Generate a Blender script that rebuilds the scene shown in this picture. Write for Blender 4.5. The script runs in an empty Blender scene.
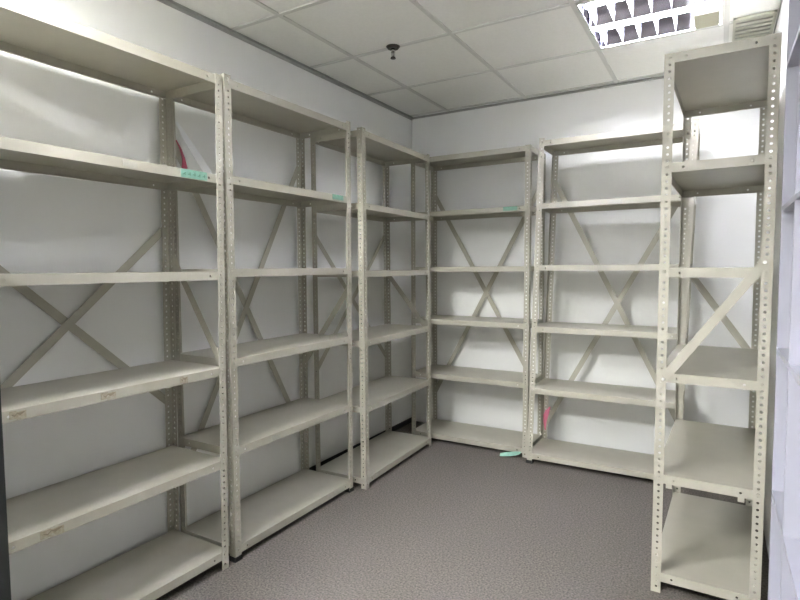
import bpy, bmesh, math, random
from mathutils import Vector, Matrix
random.seed(7)
S = bpy.context.scene
COL = S.collection

# ------------------------------------------------------------------ camera, world, exposure
F_PX, YAW, PITCH, ROLL, CAM_H = 543.05, math.radians(-30.3625), math.radians(-3.4423), math.radians(-0.3951), 1.3235
fw = Vector((math.sin(YAW)*math.cos(PITCH), math.cos(YAW)*math.cos(PITCH), math.sin(PITCH)))
rt = Vector((math.cos(YAW), -math.sin(YAW), 0.0))
up = rt.cross(fw)
rt, up = rt*math.cos(ROLL)+up*math.sin(ROLL), up*math.cos(ROLL)-rt*math.sin(ROLL)
cd = bpy.data.cameras.new('camera'); cam = bpy.data.objects.new('camera', cd); COL.objects.link(cam)
cd.sensor_fit = 'HORIZONTAL'; cd.sensor_width = 36.0; cd.lens = F_PX/800*36.0
cd.clip_start = 0.02; cd.clip_end = 50
cam.matrix_world = Matrix(((rt.x, up.x, -fw.x, 0), (rt.y, up.y, -fw.y, 0), (rt.z, up.z, -fw.z, CAM_H), (0, 0, 0, 1)))
S.camera = cam

TUBE_POWER = 60.0
EXPOSURE = 3.15
w = bpy.data.worlds.new('world'); S.world = w; w.use_nodes = True
w.node_tree.nodes['Background'].inputs['Color'].default_value = (0.8, 0.85, 1.0, 1)
w.node_tree.nodes['Background'].inputs['Strength'].default_value = 0.3
S.view_settings.view_transform = 'Standard'; S.view_settings.look = 'None'
S.view_settings.gamma = 1.0; S.view_settings.use_curve_mapping = False
S.view_settings.exposure = EXPOSURE

# ------------------------------------------------------------------ materials
def mat(name, col, rough=0.5, metal=0.0, noise=0.0, scale=30.0, bump=0.0, bscale=None, col2=None, emit=None, spec=None):
    m = bpy.data.materials.new(name); m.use_nodes = True
    nt = m.node_tree; b = nt.nodes['Principled BSDF']
    b.inputs['Base Color'].default_value = (*col, 1)
    b.inputs['Roughness'].default_value = rough; b.inputs['Metallic'].default_value = metal
    if spec is not None: b.inputs['Specular IOR Level'].default_value = spec
    if emit:
        b.inputs['Emission Color'].default_value = (*emit[0], 1); b.inputs['Emission Strength'].default_value = emit[1]
    if noise or bump:
        tc = nt.nodes.new('ShaderNodeTexCoord'); n = nt.nodes.new('ShaderNodeTexNoise')
        n.inputs['Scale'].default_value = scale; n.inputs['Detail'].default_value = 5
        nt.links.new(tc.outputs['Object'], n.inputs['Vector'])
        if noise:
            r = nt.nodes.new('ShaderNodeMapRange')
            r.inputs['From Min'].default_value = 0.3; r.inputs['From Max'].default_value = 0.7
            nt.links.new(n.outputs['Fac'], r.inputs['Value'])
            mx = nt.nodes.new('ShaderNodeMix'); mx.data_type = 'RGBA'
            c2 = col2 or tuple(c*(1-noise) for c in col)
            mx.inputs['A'].default_value = (*col, 1); mx.inputs['B'].default_value = (*c2, 1)
            nt.links.new(r.outputs['Result'], mx.inputs['Factor'])
            nt.links.new(mx.outputs['Result'], b.inputs['Base Color'])
        if bump:
            n2 = n
            if bscale:
                n2 = nt.nodes.new('ShaderNodeTexNoise'); n2.inputs['Scale'].default_value = bscale
                n2.inputs['Detail'].default_value = 3
                nt.links.new(tc.outputs['Object'], n2.inputs['Vector'])
            bp = nt.nodes.new('ShaderNodeBump'); bp.inputs['Strength'].default_value = bump; bp.inputs['Distance'].default_value = 0.004
            nt.links.new(n2.outputs['Fac'], bp.inputs['Height']); nt.links.new(bp.outputs['Normal'], b.inputs['Normal'])
    return m
M = dict(
    paint=mat('beige_paint', (0.43, 0.407, 0.335), 0.36, noise=0.07, scale=9),
    wall=mat('wall_paint', (0.84, 0.84, 0.82), 0.8, noise=0.03, scale=3, bump=0.06, bscale=120),
    tile=mat('ceiling_tile', (0.91, 0.91, 0.865), 0.9, noise=0.04, scale=60, bump=0.15, bscale=220),
    grid=mat('ceiling_grid_paint', (0.70, 0.70, 0.66), 0.6),
    angle=mat('wall_angle_paint', (0.36, 0.36, 0.34), 0.6),
    carpet=mat('carpet', (0.20, 0.178, 0.156), 0.95, noise=0.65, scale=120, bump=0.9, bscale=260, spec=0.1),
    black=mat('black_paint', (0.012, 0.014, 0.014), 0.5),
    rubber=mat('black_rubber', (0.012, 0.012, 0.012), 0.7),
    skirting=mat('black_vinyl', (0.02, 0.02, 0.021), 0.6),
    laminate=mat('white_laminate', (0.43, 0.43, 0.495), 0.5, noise=0.02, scale=5),
    housing=mat('lamp_housing', (0.66, 0.66, 0.82), 0.08, metal=1.0),
    fin=mat('lamp_fin', (0.85, 0.86, 0.88), 0.3),
    ballast=mat('ballast_cover', (0.42, 0.41, 0.30), 0.5),
    tube_e=mat('fluorescent_tube', (0.9, 0.9, 0.9), 0.4, emit=((0.98, 1.0, 0.97), TUBE_POWER*3.0)),
    tube_a=mat('fluorescent_tube', (0.9, 0.9, 0.9), 0.4, emit=((0.96, 0.98, 1.0), TUBE_POWER*0.36)),
    tube_b=mat('fluorescent_tube', (0.9, 0.9, 0.9), 0.4, emit=((0.98, 1.0, 0.97), TUBE_POWER*0.12)),
    tube_c=mat('fluorescent_tube', (0.9, 0.9, 0.9), 0.4, emit=((0.98, 1.0, 0.97), TUBE_POWER*1.25)),
    tube_d=mat('fluorescent_tube', (0.9, 0.9, 0.9), 0.4, emit=((0.98, 1.0, 0.97), TUBE_POWER*0.25)),

    bolt=mat('zinc_bolt', (0.75, 0.75, 0.73), 0.3, metal=0.9),
    bronze=mat('dark_bronze', (0.06, 0.055, 0.045), 0.4, metal=0.6),
    chrome=mat('chrome', (0.6, 0.6, 0.58), 0.25, metal=1.0),
    green=mat('green_tape', (0.21, 0.41, 0.31), 0.55, noise=0.2, scale=60),
    marker=mat('marker_ink', (0.05, 0.16, 0.10), 0.6),
    pink=mat('pink_tape', (0.62, 0.16, 0.25), 0.5),
    red=mat('red_tape', (0.45, 0.06, 0.12), 0.5),
    residue=mat('label_residue', (0.44, 0.40, 0.31), 0.7, noise=0.6, scale=90, col2=(0.27, 0.23, 0.16)),
    paper=mat('paper_label', (0.42, 0.405, 0.35), 0.7, noise=0.15, scale=80),
    ink=mat('faded_ink', (0.24, 0.20, 0.135), 0.8),
    vent=mat('vent_paint', (0.58, 0.58, 0.50), 0.6),
    dark=mat('vent_slot', (0.42, 0.42, 0.38), 0.8),
)
pl = bpy.data.materials.new('clear_plastic'); pl.use_nodes = True
pb = pl.node_tree.nodes['Principled BSDF']
pb.inputs['Base Color'].default_value = (0.93, 0.94, 0.96, 1); pb.inputs['Roughness'].default_value = 0.25
pb.inputs['Alpha'].default_value = 0.9
M['plastic'] = pl

# ------------------------------------------------------------------ mesh helpers
def box(bm, a, b):
    (x0, y0, z0), (x1, y1, z1) = a, b
    v = [bm.verts.new(p) for p in ((x0,y0,z0),(x1,y0,z0),(x1,y1,z0),(x0,y1,z0),(x0,y0,z1),(x1,y0,z1),(x1,y1,z1),(x0,y1,z1))]
    for f in ((3,2,1,0),(4,5,6,7),(0,1,5,4),(1,2,6,5),(2,3,7,6),(3,0,4,7)):
        bm.faces.new([v[i] for i in f])
def obox(bm, p, q, wdir, width, ndir, thick):
    """a bar from p to q, 'width' along wdir, 'thick' along ndir"""
    p, q, wd, nd = Vector(p), Vector(q), Vector(wdir).normalized()*width/2, Vector(ndir).normalized()*thick/2
    v = [bm.verts.new(c) for c in (p-wd-nd, p+wd-nd, p+wd+nd, p-wd+nd, q-wd-nd, q+wd-nd, q+wd+nd, q-wd+nd)]
    for f in ((3,2,1,0),(4,5,6,7),(0,1,5,4),(1,2,6,5),(2,3,7,6),(3,0,4,7)):
        bm.faces.new([v[i] for i in f])
def sheet(bm, O, u, v, n, W, L, t, holes=(), r=0.005, c=0.011, hw=None):
    """sheet metal strip W (along u) x L (along v), thickness t (along n), with real round holes at lengths 'holes'"""
    O, u, v, n = Vector(O), Vector(u), Vector(v), Vector(n)
    hw = W/2 if hw is None else hw
    P = lambda a, b, k: bm.verts.new(O+u*a+v*b+n*(t*k))
    pos = 0.0
    def plain(a, b):
        if b-a < 1e-5: return
        q = [[P(x, y, k) for x, y in ((0,a),(W,a),(W,b),(0,b))] for k in (0, 1)]
        bm.faces.new(q[0][::-1]); bm.faces.new(q[1])
        for i, j in ((1,2),(3,0)): bm.faces.new([q[0][i], q[0][j], q[1][j], q[1][i]])
    for h in sorted(holes):
        plain(pos, h-c); pos = h+c
        out = ((0,h-c),(hw,h-c),(W,h-c),(W,h),(W,h+c),(hw,h+c),(0,h+c),(0,h))
        ang = [math.radians(a) for a in (225,270,315,0,45,90,135,180)]
        inn = [(hw+r*math.cos(a), h+r*math.sin(a)) for a in ang]
        o = [[P(x, y, k) for x, y in out] for k in (0, 1)]; i_ = [[P(x, y, k) for x, y in inn] for k in (0, 1)]
        for a in range(8):
            b = (a+1) % 8
            bm.faces.new([o[1][a], o[1][b], i_[1][b], i_[1][a]]); bm.faces.new([o[0][b], o[0][a], i_[0][a], i_[0][b]])
            bm.faces.new([i_[1][a], i_[1][b], i_[0][b], i_[0][a]])
        for a in (2, 3, 6, 7):
            b = (a+1) % 8; bm.faces.new([o[0][a], o[0][b], o[1][b], o[1][a]])
    plain(pos, L)
    for yy in (0, L):
        q = [P(0,yy,0), P(W,yy,0), P(W,yy,1), P(0,yy,1)]; bm.faces.new(q)
def cyl(bm, p, q, r, r2=None, seg=14):
    p, q = Vector(p), Vector(q); r2 = r if r2 is None else r2
    d = (q-p).normalized(); a = d.orthogonal().normalized(); b = d.cross(a)
    A = [bm.verts.new(p+(a*math.cos(k*2*math.pi/seg)+b*math.sin(k*2*math.pi/seg))*r) for k in range(seg)]
    B = [bm.verts.new(q+(a*math.cos(k*2*math.pi/seg)+b*math.sin(k*2*math.pi/seg))*r2) for k in range(seg)]
    for k in range(seg):
        f = bm.faces.new([A[k], A[(k+1)%seg], B[(k+1)%seg], B[k]]); f.smooth = True
    bm.faces.new(A[::-1]); bm.faces.new(B)
def ribbon(bm, pts, widths, wdir, ndir, t=0.0012):
    """a thin tape following points"""
    nd = Vector(ndir).normalized()*t
    rows = []
    for p, wd in zip(pts, widths):
        p = Vector(p); s = Vector(wdir).normalized()*wd/2
        rows.append([bm.verts.new(c) for c in (p-s, p+s, p+s+nd, p-s+nd)])
    for a, b in zip(rows, rows[1:]):
        for i in range(4):
            bm.faces.new([a[i], a[(i+1)%4], b[(i+1)%4], b[i]])
    bm.faces.new(rows[0][::-1]); bm.faces.new(rows[-1])
def mesh(name, bm, m, recalc=True):
    if name in ('post', 'shelf'): bmesh.ops.remove_doubles(bm, verts=bm.verts[:], dist=1e-5)
    if recalc: bmesh.ops.recalc_face_normals(bm, faces=bm.faces[:])
    me = bpy.data.meshes.new(name); bm.to_mesh(me); bm.free()
    me.materials.append(M[m]); return me
def link(name, me, parent=None, label=None, mtx=None):
    o = bpy.data.objects.new(name, me); COL.objects.link(o)
    if parent: o.parent = parent
    if label: o['label'] = label
    if mtx is not None: o.matrix_local = mtx
    return o
def obj(name, bm, m, parent=None, label=None, mtx=None): return link(name, mesh(name, bm, m), parent, label, mtx)
def tag(o, label, cat, group=None):
    o['label'] = label; o['category'] = cat
    if group: o['group'] = group
    return o
def thing(name, label, cat, loc=(0,0,0), rz=0.0, group=None):
    o = bpy.data.objects.new(name, None); COL.objects.link(o)
    o.location = loc; o.rotation_euler = (0, 0, rz); o.empty_display_size = 0.1
    return tag(o, label, cat, group)
def struct(name, bm, m, label=None):
    o = obj(name, bm, m); o['kind'] = 'structure'
    if label: o['label'] = label
    return o

# ------------------------------------------------------------------ the room
X0, Y0, ZC = -2.240, 4.040, 2.566            # left wall, back wall, ceiling
XR, YJ = 0.228, 2.395                        # right wall beyond the bookcase, where it steps back
XB = 0.50                                     # wall behind the bookcase
XW, YF, YW = 1.6, -1.9, 0.985                 # wider part of the room behind the camera
T = 0.12
bm = bmesh.new(); box(bm, (X0-T, YF-T, -0.1), (XW+T, Y0+T, 0)); struct('floor', bm, 'carpet', 'grey speckled carpet floor')
bm = bmesh.new(); box(bm, (X0-T, YF, 0), (X0, Y0, ZC+0.25)); struct('wall_left', bm, 'wall')
bm = bmesh.new(); box(bm, (X0-T, Y0, 0), (XR+T, Y0+T, ZC+0.25)); struct('wall_back', bm, 'wall')
bm = bmesh.new()
box(bm, (XR, YJ, 0), (XB+T, Y0, ZC+0.25)); box(bm, (XB, YW, 0), (XB+T, YJ, ZC+0.25))
box(bm, (XB+T, YW, 0), (XW, YW+T, ZC+0.25)); box(bm, (XW, YF, 0), (XW+T, YW+T, ZC+0.25))
struct('wall_right', bm, 'wall')
bm = bmesh.new(); box(bm, (X0-T, YF-T, 0), (XW+T, YF, ZC+0.25)); struct('wall_front', bm, 'wall')

# ceiling: tiles lying on a T-bar grid; the cells of the lights are left open
cols = [-1.899+0.635*k for k in range(-1, 7)]
rows = [3.351-0.635*k for k in range(-1, 10)]
LIGHTS = [(2, 0), (2, 3), (0, 4), (2, 6), (0, 6)]     # (column, row) cells, the first is the one in the photo
open_cells = set(LIGHTS)
bm = bmesh.new()
for i in range(-1, 6):
    for k in range(-1, 9):
        if (i, k) in open_cells: continue
        xa, xb = max(cols[i+1], X0), min(cols[i+2], XW)
        ya, yb = max(rows[k+2], YF), min(rows[k+1], Y0)
        if xb-xa < 0.02 or yb-ya < 0.02: continue
        dz = random.uniform(-0.0015, 0.0015)
        box(bm, (xa+0.004, ya+0.004, ZC+0.007+dz), (xb-0.004, yb-0.004, ZC+0.022+dz))
box(bm, (X0, YF, ZC+0.2), (XW, Y0, ZC+0.22))
struct('ceiling', bm, 'tile', 'pale grey suspended ceiling tiles')
bm = bmesh.new()
for x in cols:
    if X0+0.05 < x < XW: box(bm, (x-0.012, YF, ZC), (x+0.012, Y0, ZC+0.006))
for y in rows:
    if YF < y < Y0-0.05: box(bm, (X0, y-0.012, ZC+0.0004), (XW, y+0.012, ZC+0.0064))
struct('trim_1', bm, 'grid', 'metal bars of the ceiling grid')
bm = bmesh.new()
box(bm, (X0, YF, ZC-0.020), (X0+0.004, Y0, ZC)); box(bm, (X0, YF, ZC-0.0015), (X0+0.024, Y0, ZC+0.0005))
box(bm, (X0, Y0-0.004, ZC-0.012), (XR, Y0, ZC)); box(bm, (X0, Y0-0.016, ZC-0.0015), (XR, Y0, ZC+0.0005))
box(bm, (XR-0.004, YJ, ZC-0.012), (XR, Y0, ZC))
struct('trim_2', bm, 'angle', 'grey angle strip where the ceiling meets the walls')
bm = bmesh.new(); box(bm, (X0, YF, 0), (X0+0.006, Y0, 0.041)); struct('baseboard_left', bm, 'skirting', 'low black skirting')
# short partition with a black jamb where the room is entered (its edge shows at the far left)
bm = bmesh.new(); box(bm, (X0, 0.605, 0), (-1.58, 0.65, 2.1)); struct('wall_partition', bm, 'wall')
bm = bmesh.new(); box(bm, (-1.58, 0.592, 0), (-1.55, 0.656, 2.1)); struct('trim_3', bm, 'black', 'black door jamb at the left edge')

# ------------------------------------------------------------------ ceiling lights (recessed, two tubes, cross fins)
def make_light(cell, label, lit):
    i, k = cell
    xa, xb = cols[i+1]+0.014, cols[i+2]-0.014; ya, yb = rows[k+2]+0.014, rows[k+1]-0.014
    t = thing('ceiling_light', label, 'ceiling light', ((xa+xb)/2, (ya+yb)/2, ZC), 0, 'recessed fluorescent ceiling lights')
    hx, hy = (xb-xa)/2, (yb-ya)/2
    bm = bmesh.new()
    e = 0.002
    box(bm, (-hx, -hy, 0.100), (hx, hy, 0.102))
    for s in (-1, 1):
        box(bm, (s*hx-(e if s>0 else 0), -hy, 0), (s*hx+(0 if s>0 else e), hy, 0.1))
        box(bm, (-hx, s*hy-(e if s>0 else 0), 0), (hx, s*hy+(0 if s>0 else e), 0.1))
    for s0 in (-hy+0.001, 0.0):                # a trough-shaped reflector over each tube
        prof = [(0.0,0.004),(0.03,0.045),(0.085,0.088),(0.15,0.096),(hy-0.085,0.088),(hy-0.03,0.045),(hy-0.001,0.004)]
        rows_ = [[bm.verts.new((x, s0+a, b)) for x in (-hx+0.004, hx-0.004)] for a, b in prof]
        for p, q in zip(rows_, rows_[1:]): bm.faces.new([p[0], p[1], q[1], q[0]])
    obj('housing', bm, 'housing', t)
    bm = bmesh.new()
    for s in (-1, 1):
        box(bm, (s*hx-0.007 if s>0 else -hx, -hy, -0.003), (s*hx if s>0 else -hx+0.007, hy, 0.0))
        box(bm, (-hx, s*hy-0.007 if s>0 else -hy, -0.003), (hx, s*hy if s>0 else -hy+0.007, 0.0))
    obj('frame', bm, 'grid', t)
    for s in (-1, 1):
        bm = bmesh.new(); cyl(bm, (-hx+0.012, s*hy*0.5, 0.052), (hx-0.012, s*hy*0.5, 0.052), 0.013, seg=12)
        tb = obj('tube', bm, lit, t)
        for sx in (-1, 1):
            bm = bmesh.new(); cyl(bm, (sx*(hx-0.003), s*hy*0.5, 0.052), (sx*(hx-0.014), s*hy*0.5, 0.052), 0.016, seg=12)
            obj('end_cap', bm, 'housing', tb)
    n = 6
    for q in range(n):
        x = -hx+0.035+q*0.088
        for ya_, yb_ in ((-hy+0.002, -hy*0.5-0.016), (-hy*0.5+0.016, hy*0.5-0.016), (hy*0.5+0.016, hy-0.002)):
            if q == n-1 and ya_ > 0: continue  # the ballast cover sits here
            bm = bmesh.new(); w0, top = 0.006, 0.042   # a blade of V section between the tubes
            vv = [bm.verts.new(p) for p in ((x,ya_,0.002),(x+w0,ya_,top),(x-w0,ya_,top),(x,yb_,0.002),(x+w0,yb_,top),(x-w0,yb_,top))]
            for f in ((0,1,2),(5,4,3),(0,3,4,1),(1,4,5,2),(2,5,3,0)): bm.faces.new([vv[a] for a in f])
            obj('fin', bm, 'fin', t)
    bm = bmesh.new(); box(bm, (hx-0.128, hy-0.185, -0.003), (hx-0.018, hy-0.010, 0.03)); obj('ballast_cover', bm, 'ballast', t, 'cream ballast cover in the corner')
    return t
make_light(LIGHTS[0], 'recessed fluorescent ceiling light with louvre fins above the narrow right rack', 'tube_a')
make_light(LIGHTS[1], 'added recessed fluorescent ceiling light, out of view over the aisle, nearest the white bookcase', 'tube_b')  # unseen fixture, added to help light the aisle
make_light(LIGHTS[2], 'recessed fluorescent ceiling light by the entrance at the left wall', 'tube_c')
make_light(LIGHTS[3], 'added recessed fluorescent ceiling light, unseen at the rear of the room behind the viewer', 'tube_d')  # added behind the camera for more light, never in view
make_light(LIGHTS[4], 'added recessed fluorescent fill light, unseen at the rear left of the room behind the viewer', 'tube_e')  # unseen fill, added to light the left racks more evenly

# ------------------------------------------------------------------ steel racks
FL = 0.036                                    # post flange
H = 2.137
PITCH_H = 0.0262
def post_mesh():
    bm = bmesh.new()
    hs = [0.025+PITCH_H*k for k in range(int((H-0.04)/PITCH_H)+1)]
    # corner of the angle at the origin, flanges along +x and +y
    sheet(bm, (0,0,0), (1,0,0), (0,0,1), (0,1,0), FL, H, 0.002, hs, 0.0052, 0.011, 0.0195)
    sheet(bm, (0,0,0), (0,1,0), (0,0,1), (1,0,0), FL, H, 0.002, hs, 0.0052, 0.011, 0.0195)
    return mesh('post', bm, 'paint')
POST = post_mesh()
LIP = 0.036
def shelf_mesh(L, D):
    bm = bmesh.new()
    e, t = 0.0025, 0.0014
    x0, x1, y0, y1 = e, L-e, e, D-e
    box(bm, (x0, y0, -t), (x1, y1, 0))
    hl = [0.072, (x1-x0)-0.072] ; hd = [0.075, (y1-y0)-0.075]
    sheet(bm, (x0,y0,-t), (0,0,-1), (1,0,0), (0,1,0), LIP-t, x1-x0, t, hl, 0.0048, 0.012)
    sheet(bm, (x0,y1-t,-t), (0,0,-1), (1,0,0), (0,1,0), LIP-t, x1-x0, t, hl, 0.0048, 0.012)
    sheet(bm, (x0,y0+t,-t), (0,0,-1), (0,1,0), (1,0,0), LIP-t, y1-y0-2*t, t, hd, 0.0048, 0.012)
    sheet(bm, (x1-t,y0+t,-t), (0,0,-1), (0,1,0), (1,0,0), LIP-t, y1-y0-2*t, t, hd, 0.0048, 0.012)
    r = 0.010                                  # folded-in return along the bottom of the long lips
    box(bm, (x0+t, y0+t, -LIP), (x1-t, y0+r, -LIP+t)); box(bm, (x0+t, y1-r, -LIP), (x1-t, y1-t, -LIP+t))
    for cx in (0.36, 0.64):                    # stiffening ribs pressed under the shelf
        pass
    return mesh('shelf', bm, 'paint')
_SM = {}
def bolt(bm, p, n, r=0.0065):
    p, n = Vector(p), Vector(n).normalized()
    cyl(bm, p, p+n*0.004, r, r*0.8, 8)
def bolt_mesh(m, r):
    bm = bmesh.new(); bolt(bm, (0,0,0), (0,0,1), r); return mesh('bolt', bm, m)
BOLT_P, BOLT_S = bolt_mesh('paint', 0.0062), bolt_mesh('bolt', 0.007)
TO_FRONT = Matrix.Rotation(math.pi/2, 4, 'X')
def foot_mesh():
    bm = bmesh.new(); box(bm, (-0.003,-0.003,0), (FL+0.002,FL+0.002,0.012)); box(bm, (-0.003,-0.003,0.012), (FL, 0.0,0.022)); box(bm, (-0.003,0,0.012), (0.0,FL,0.022))
    return mesh('foot', bm, 'rubber')
FOOT = foot_mesh()

def rack(label, loc, rz, L, D, zs, lean=(0, 0), feet=(0,0,0,0), back=None, ends=(), marks=(), front_brace=None):
    """local axes: x along the shelves, y from front to back. zs: tops of the shelves, from the top one down"""
    root = thing('shelving_rack', label, 'shelving rack', (loc[0], loc[1], 0), rz, 'beige slotted steel shelving racks')
    lx, ly = lean
    shear = Matrix(((1,0,lx,0),(0,1,ly,0),(0,0,1,0),(0,0,0,1)))
    tilt = Matrix.Rotation(math.atan(lx), 4, 'Y') @ Matrix.Rotation(-math.atan(ly), 4, 'X')
    off = lambda z: (lx*z, ly*z)
    for (x, y, a), ft in zip(((0,0,0),(L,0,90),(L,D,180),(0,D,270)), feet):
        p = link('post', POST, root, None, Matrix.Translation((x, y, 0.012 if ft else 0)) @ tilt @ Matrix.Rotation(math.radians(a), 4, 'Z'))
        if ft: link('foot', FOOT, p, 'black plastic foot', Matrix.Translation((0,0,-0.012)))
    key = (round(L,3), round(D,3))
    if key not in _SM: _SM[key] = shelf_mesh(*key)
    shelves = []
    for z in zs:
        ox, oy = off(z)
        s = link('shelf', _SM[key], root, None, Matrix.Translation((ox, oy, z)))
        for x in (0.0195, L-0.0195):           # bolts through the posts into the shelf
            link('bolt', BOLT_P, s, None, Matrix.Translation((x, -0.0005, -0.013)) @ TO_FRONT)
        shelves.append(s)
    W = 0.034
    def brace(p, q, nd, name='cross_brace', bolts=1):
        p, q = Vector(p), Vector(q)
        p += Vector((*off(p.z), 0)); q += Vector((*off(q.z), 0))
        d = (q-p).normalized(); nd = Vector(nd)
        bm = bmesh.new(); obox(bm, p, q, d.cross(nd), W, nd, 0.0022)
        b = obj(name, bm, 'paint', root)
        for c in (p+d*0.015, q-d*0.015):
            link('bolt', BOLT_S, b, 'silver bolt head', Matrix.Translation(c+nd*0.001) @ Vector((0,0,1)).rotation_difference(nd).to_matrix().to_4x4())
        return b
    res = {}
    if back:
        zb, zt, za, zd = back                  # '/' from zb to zt, '\' from za (left, top) to zd
        res['rise'] = brace((0.017, D+0.0016, zb), (L-0.017, D+0.0016, zt), (0,1,0))
        res['fall'] = brace((0.017, D+0.0042, za), (L-0.017, D+0.0042, zd), (0,1,0))
    for side, zf, zk in ends:                  # end braces: side 0 left / 1 right, height at front, at back
        x = -0.0016 if side == 0 else L+0.0016
        brace((x, 0.017, zf), (x, D-0.017, zk), (-1,0,0) if side == 0 else (1,0,0), 'end_brace')
    if front_brace:
        for y, nd, za, zb in front_brace:      # braces across the short front / back of the narrow rack
            brace((0.017, y, za), (L-0.017, y, zb), nd, 'cross_brace')
    for k, x0, x1, kind in marks:              # labels and label residue on the front lips
        s = shelves[k]
        h0, h1 = -0.033, -0.004
        if kind == 'green':
            bm = bmesh.new(); box(bm, (x0, 0.0008, h0), (x1, 0.0026, h1+0.004)); o = obj('label', bm, 'green', s, 'green tape label with marker writing')
            bm = bmesh.new(); n = 5
            for q in range(n):
                xx = x0+(x1-x0)*(q+0.6)/(n+0.3); a = random.uniform(-0.004, 0.004)
                obox(bm, (xx-0.006, 0.0006, -0.022+a), (xx+0.007, 0.0006, -0.014-a), (0,0,1), 0.003, (0,1,0), 0.0006)
                obox(bm, (xx+0.004, 0.0006, -0.024), (xx+0.004, 0.0006, -0.012+a), (1,0,0), 0.0025, (0,1,0), 0.0006)
            obj('writing', bm, 'marker', o)
        elif kind == 'greenplain':
            bm = bmesh.new(); box(bm, (x0, 0.0008, h0+0.006), (x1, 0.0026, h1+0.004)); obj('label', bm, 'green', s, 'small green tape label')
        else:
            bm = bmesh.new()
            box(bm, (x0, 0.0010, h0+0.004), (x0+(x1-x0)*0.45, 0.0026, h1)); box(bm, (x0+(x1-x0)*0.42, 0.0012, h0), (x1, 0.0026, h1-0.004))
            o = obj('label', bm, 'paper' if kind == 'paper' else 'residue', s, 'torn remains of a paper label')
            if kind != 'paper':
                bm = bmesh.new()
                dx = x1-x0
                ribbon(bm, [(x0+dx*0.12,0.0012,-0.014),(x0+dx*0.3,0.0012,-0.02),(x0+dx*0.45,0.0012,-0.012),(x0+dx*0.62,0.0012,-0.016),(x0+dx*0.9,0.0012,-0.011)], [0.003,0.006,0.003,0.009,0.004], (0,0,1), (0,-1,0), 0.0006)
                obj('smudge', bm, 'ink', o)
    return root, res, shelves

LEN, DEP = 0.910, 0.373
HALF = math.pi/2
rack('beige steel rack on the left wall nearest the viewer, running out of the left edge', (-1.8518, 0.7162), HALF-0.0102, LEN, DEP,
     [2.132, 1.719, 1.311, 0.897, 0.490, 0.083], (0.0100, -0.0066), back=(0.71, 1.51, 1.51, 0.70), ends=((1, 0.885, 1.39), ),
     marks=((1, 0.700, 0.825, 'green'), (1, 0.458, 0.515, 'paper'), (3, 0.076, 0.123, 'residue'), (3, 0.359, 0.413, 'residue'), (3, 0.678, 0.715, 'residue'), (4, 0.151, 0.224, 'residue')))
r2, b2, _ = rack('middle one of three beige racks on the left wall, red tape on its brace', (-1.8457, 1.669), HALF-0.0025, LEN+0.0018, DEP,
     [2.133, 1.726, 1.322, 0.923, 0.520, 0.066], (-0.0063, -0.0099), feet=(1,1,0,0), back=(0.30, 1.93, 1.93, 0.30), ends=((1, 1.21, 0.75), ),
     marks=((1, 0.742, 0.84, 'greenplain'), (4, 0.248, 0.304, 'paper')))
rack('beige steel rack on the left wall in the far corner of the room', (-1.7813, 2.6277), HALF+0.031, LEN-0.0012, DEP,
     [2.123, 1.703, 1.303, 0.891, 0.493, 0.063], (0.0104, 0.0081), back=(0.67, 1.56, 1.54, 0.65), ends=((1, 0.85, 1.27), ))
rack('left-hand beige rack on the back wall, green tape on the carpet at its foot', (-2.0214, 3.6164), 0.0056, LEN+0.0024, DEP,
     [2.134, 1.734, 1.325, 0.933, 0.522, 0.063], (0.0034, -0.0013), back=(0.29, 1.94, 1.90, 0.36),
     marks=((1, 0.7245, 0.825, 'greenplain'), ))
r5, b5, _ = rack('right-hand beige rack on the back wall, leaning slightly, pink tape on its brace', (-1.0859, 3.5309), 0.009, LEN-0.0041, DEP,
     [2.132, 1.732, 1.331, 0.926, 0.513, 0.068], (0.0315, -0.0024), feet=(1,1,0,0), back=(0.17, 1.90, 1.92, 0.28),
     marks=((1, 0.433, 0.519, 'paper'), ))
r6, _, sh6 = rack('narrow beige steel rack seen end-on at the right, in front of the back wall racks', (-0.2071, 2.3605), -0.0242, 0.372, 0.9125,
     [2.137, 1.720, 1.313, 0.898, 0.488, 0.083], (0.0035, 0.0070),
     front_brace=((-0.0016, (0,-1,0), 0.862, 1.345), (0.9141, (0,1,0), 1.33, 0.84)))
for x in (0.055, 0.30):                        # small clips under the front edge of the second shelf from the bottom
    bm = bmesh.new(); obox(bm, (x, 0.012, -0.036), (x, 0.012, -0.056), (1,0,0), 0.022, (0,1,0), 0.003); box(bm, (x-0.011, 0.0025, -0.038), (x+0.011, 0.0135, -0.0358))
    obj('clip', bm, 'paint', sh6[4])

# ------------------------------------------------------------------ tapes and plastic
bm = bmesh.new()                               # pink tape round the foot of the leaning rack's brace
ribbon(bm, [(0.058,DEP-0.001,0.305),(0.042,DEP-0.002,0.275),(0.030,DEP-0.003,0.24),(0.024,DEP-0.003,0.19),(0.026,DEP-0.003,0.13)], [0.010,0.030,0.036,0.022,0.008], (1,0,0), (0,-1,0))
obj('tape', bm, 'pink', b5['rise'], 'pink tape')
bm = bmesh.new()                               # red tape on the top of the middle rack's brace
ribbon(bm, [(0.028,DEP-0.016,1.925),(0.050,DEP-0.017,1.89),(0.066,DEP-0.018,1.845),(0.069,DEP-0.018,1.80),(0.064,DEP-0.018,1.745)], [0.006,0.010,0.017,0.032,0.036], (1,0,0.3), (0,-1,0))
obj('tape', bm, 'red', b2['fall'], 'red tape')
bm = bmesh.new()                               # clear plastic taped to the same post and draped onto the shelf
inv = (Matrix.Translation(r2.location) @ Matrix.Rotation(r2.rotation_euler.z, 4, 'Z')).inverted()
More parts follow.
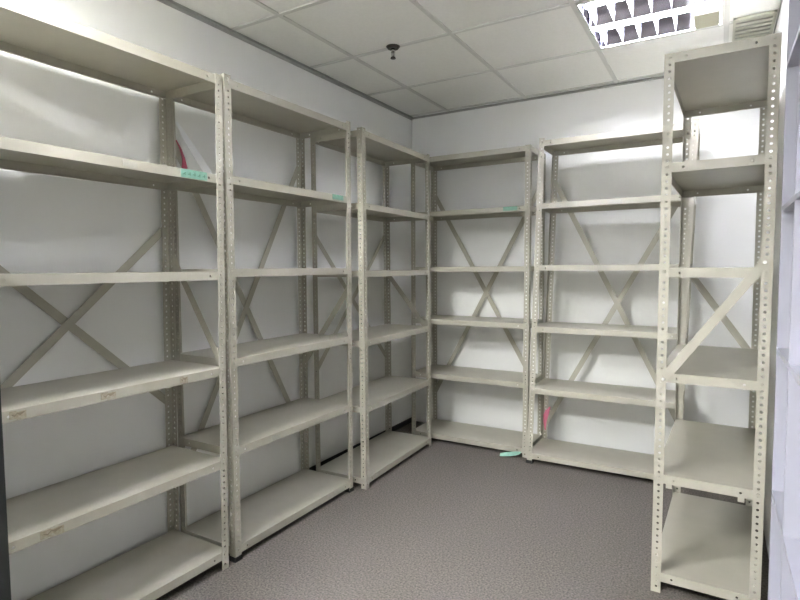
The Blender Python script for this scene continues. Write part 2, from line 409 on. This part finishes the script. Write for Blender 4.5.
ribbon(bm, [(-2.212, 1.712, 2.012),(-2.18, 1.735, 1.938),(-2.14, 1.758, 1.863),(-2.10, 1.775, 1.795),(-2.065, 1.790, 1.7275)], [0.010,0.035,0.045,0.048,0.04], (0,1,0.25), (1,0,0.5))
for v in bm.verts: v.co = inv @ v.co
obj('plastic_strip', bm, 'plastic', r2, 'translucent white plastic strip')
bm = bmesh.new()                               # green tape under the back rack
ribbon(bm, [(-1.285,3.562,0.013),(-1.255,3.57,0.017),(-1.215,3.582,0.023),(-1.18,3.592,0.029),(-1.15,3.60,0.036)], [0.022,0.030,0.034,0.030,0.018], (0.05,0.5,0.6), (0,-0.6,0.5))
tag(obj('tape_strip', bm, 'green'), 'loose green tape on the carpet at the foot of the back rack', 'tape')

# ------------------------------------------------------------------ white bookcase on the right
XF, XBK = 0.189, 0.497
t = thing('bookcase', 'white laminate bookcase at the right edge of the picture', 'bookcase', (XF, 1.0, 0))
ys = [1.0, 1.49, 1.97, 2.362]; th = 0.018; HB = 2.42
def bpart(name, a, b, label=None):
    bm = bmesh.new(); box(bm, (a[0]-XF, a[1]-1.0, a[2]), (b[0]-XF, b[1]-1.0, b[2])); return obj(name, bm, 'laminate', t, label)
for y in (ys[0], ys[-1]): bpart('side_panel', (XF, y, 0), (XBK, y+th, HB))
for y in ys[1:-1]: bpart('divider', (XF, y, 0), (XBK-0.006, y+th, HB))
bpart('back_panel', (XBK-0.006, ys[0]+th, 0), (XBK, ys[-1], HB))
for a, b in zip(ys, ys[1:]):
    for z in (0.075, 0.500, 1.026, 1.530, 2.028, HB): bpart('shelf', (XF+0.0005, a+th, z-th), (XBK-0.006, b, z))
bpart('plinth', (XF+0.03, ys[0]+th, 0), (XF+0.045, ys[-1], 0.056))

# ------------------------------------------------------------------ sprinkler and vent on the ceiling
sx, sy = -1.614, 2.697
t = thing('ceiling_sprinkler', 'small fire sprinkler head hanging from the ceiling', 'sprinkler', (sx, sy, ZC))
bm = bmesh.new(); cyl(bm, (0,0,0.0), (0,0,-0.012), 0.040, 0.030, 20); obj('escutcheon', bm, 'bronze', t)
bm = bmesh.new(); cyl(bm, (0,0,-0.012), (0,0,-0.030), 0.011, 0.011, 12)
for s in (-1, 1): obox(bm, (s*0.011,0,-0.028), (s*0.007,0,-0.060), (1,0,0), 0.004, (0,1,0), 0.006)
obj('body', bm, 'chrome', t)
bm = bmesh.new(); cyl(bm, (0,0,-0.030), (0,0,-0.058), 0.004, 0.004, 8); obj('bulb', bm, 'chrome', t)
bm = bmesh.new(); cyl(bm, (0,0,-0.058), (0,0,-0.066), 0.013, 0.015, 14); obj('deflector', bm, 'bronze', t)

vx0, vx1, vy0, vy1 = 0.035, XR-0.01, 3.30, 3.80
t = thing('ceiling_vent', 'slotted air vent in the ceiling beside the right wall', 'vent', ((vx0+vx1)/2, (vy0+vy1)/2, ZC))
cx, cy = (vx0+vx1)/2, (vy0+vy1)/2
bm = bmesh.new()
for a, b in (((vx0,vy0),(vx1,vy0+0.012)),((vx0,vy1-0.012),(vx1,vy1)),((vx0,vy0),(vx0+0.012,vy1)),((vx1-0.012,vy0),(vx1,vy1))):
    box(bm, (a[0]-cx,a[1]-cy,-0.006), (b[0]-cx,b[1]-cy,0.004))
obj('frame', bm, 'vent', t)
bm = bmesh.new(); n = 9
for q in range(n):
    y = vy0+0.012+(vy1-vy0-0.024)*(q+0.5)/n - cy
    obox(bm, (vx0+0.011-cx, y, -0.002), (vx1-0.011-cx, y, -0.002), (0,1,0.12), 0.046, (0,-0.12,1), 0.002)
obj('slats', bm, 'vent', t)
bm = bmesh.new(); box(bm, (vx0+0.01-cx, vy0+0.01-cy, 0.0045), (vx1-0.01-cx, vy1-0.01-cy, 0.0065)); obj('duct', bm, 'dark', t)
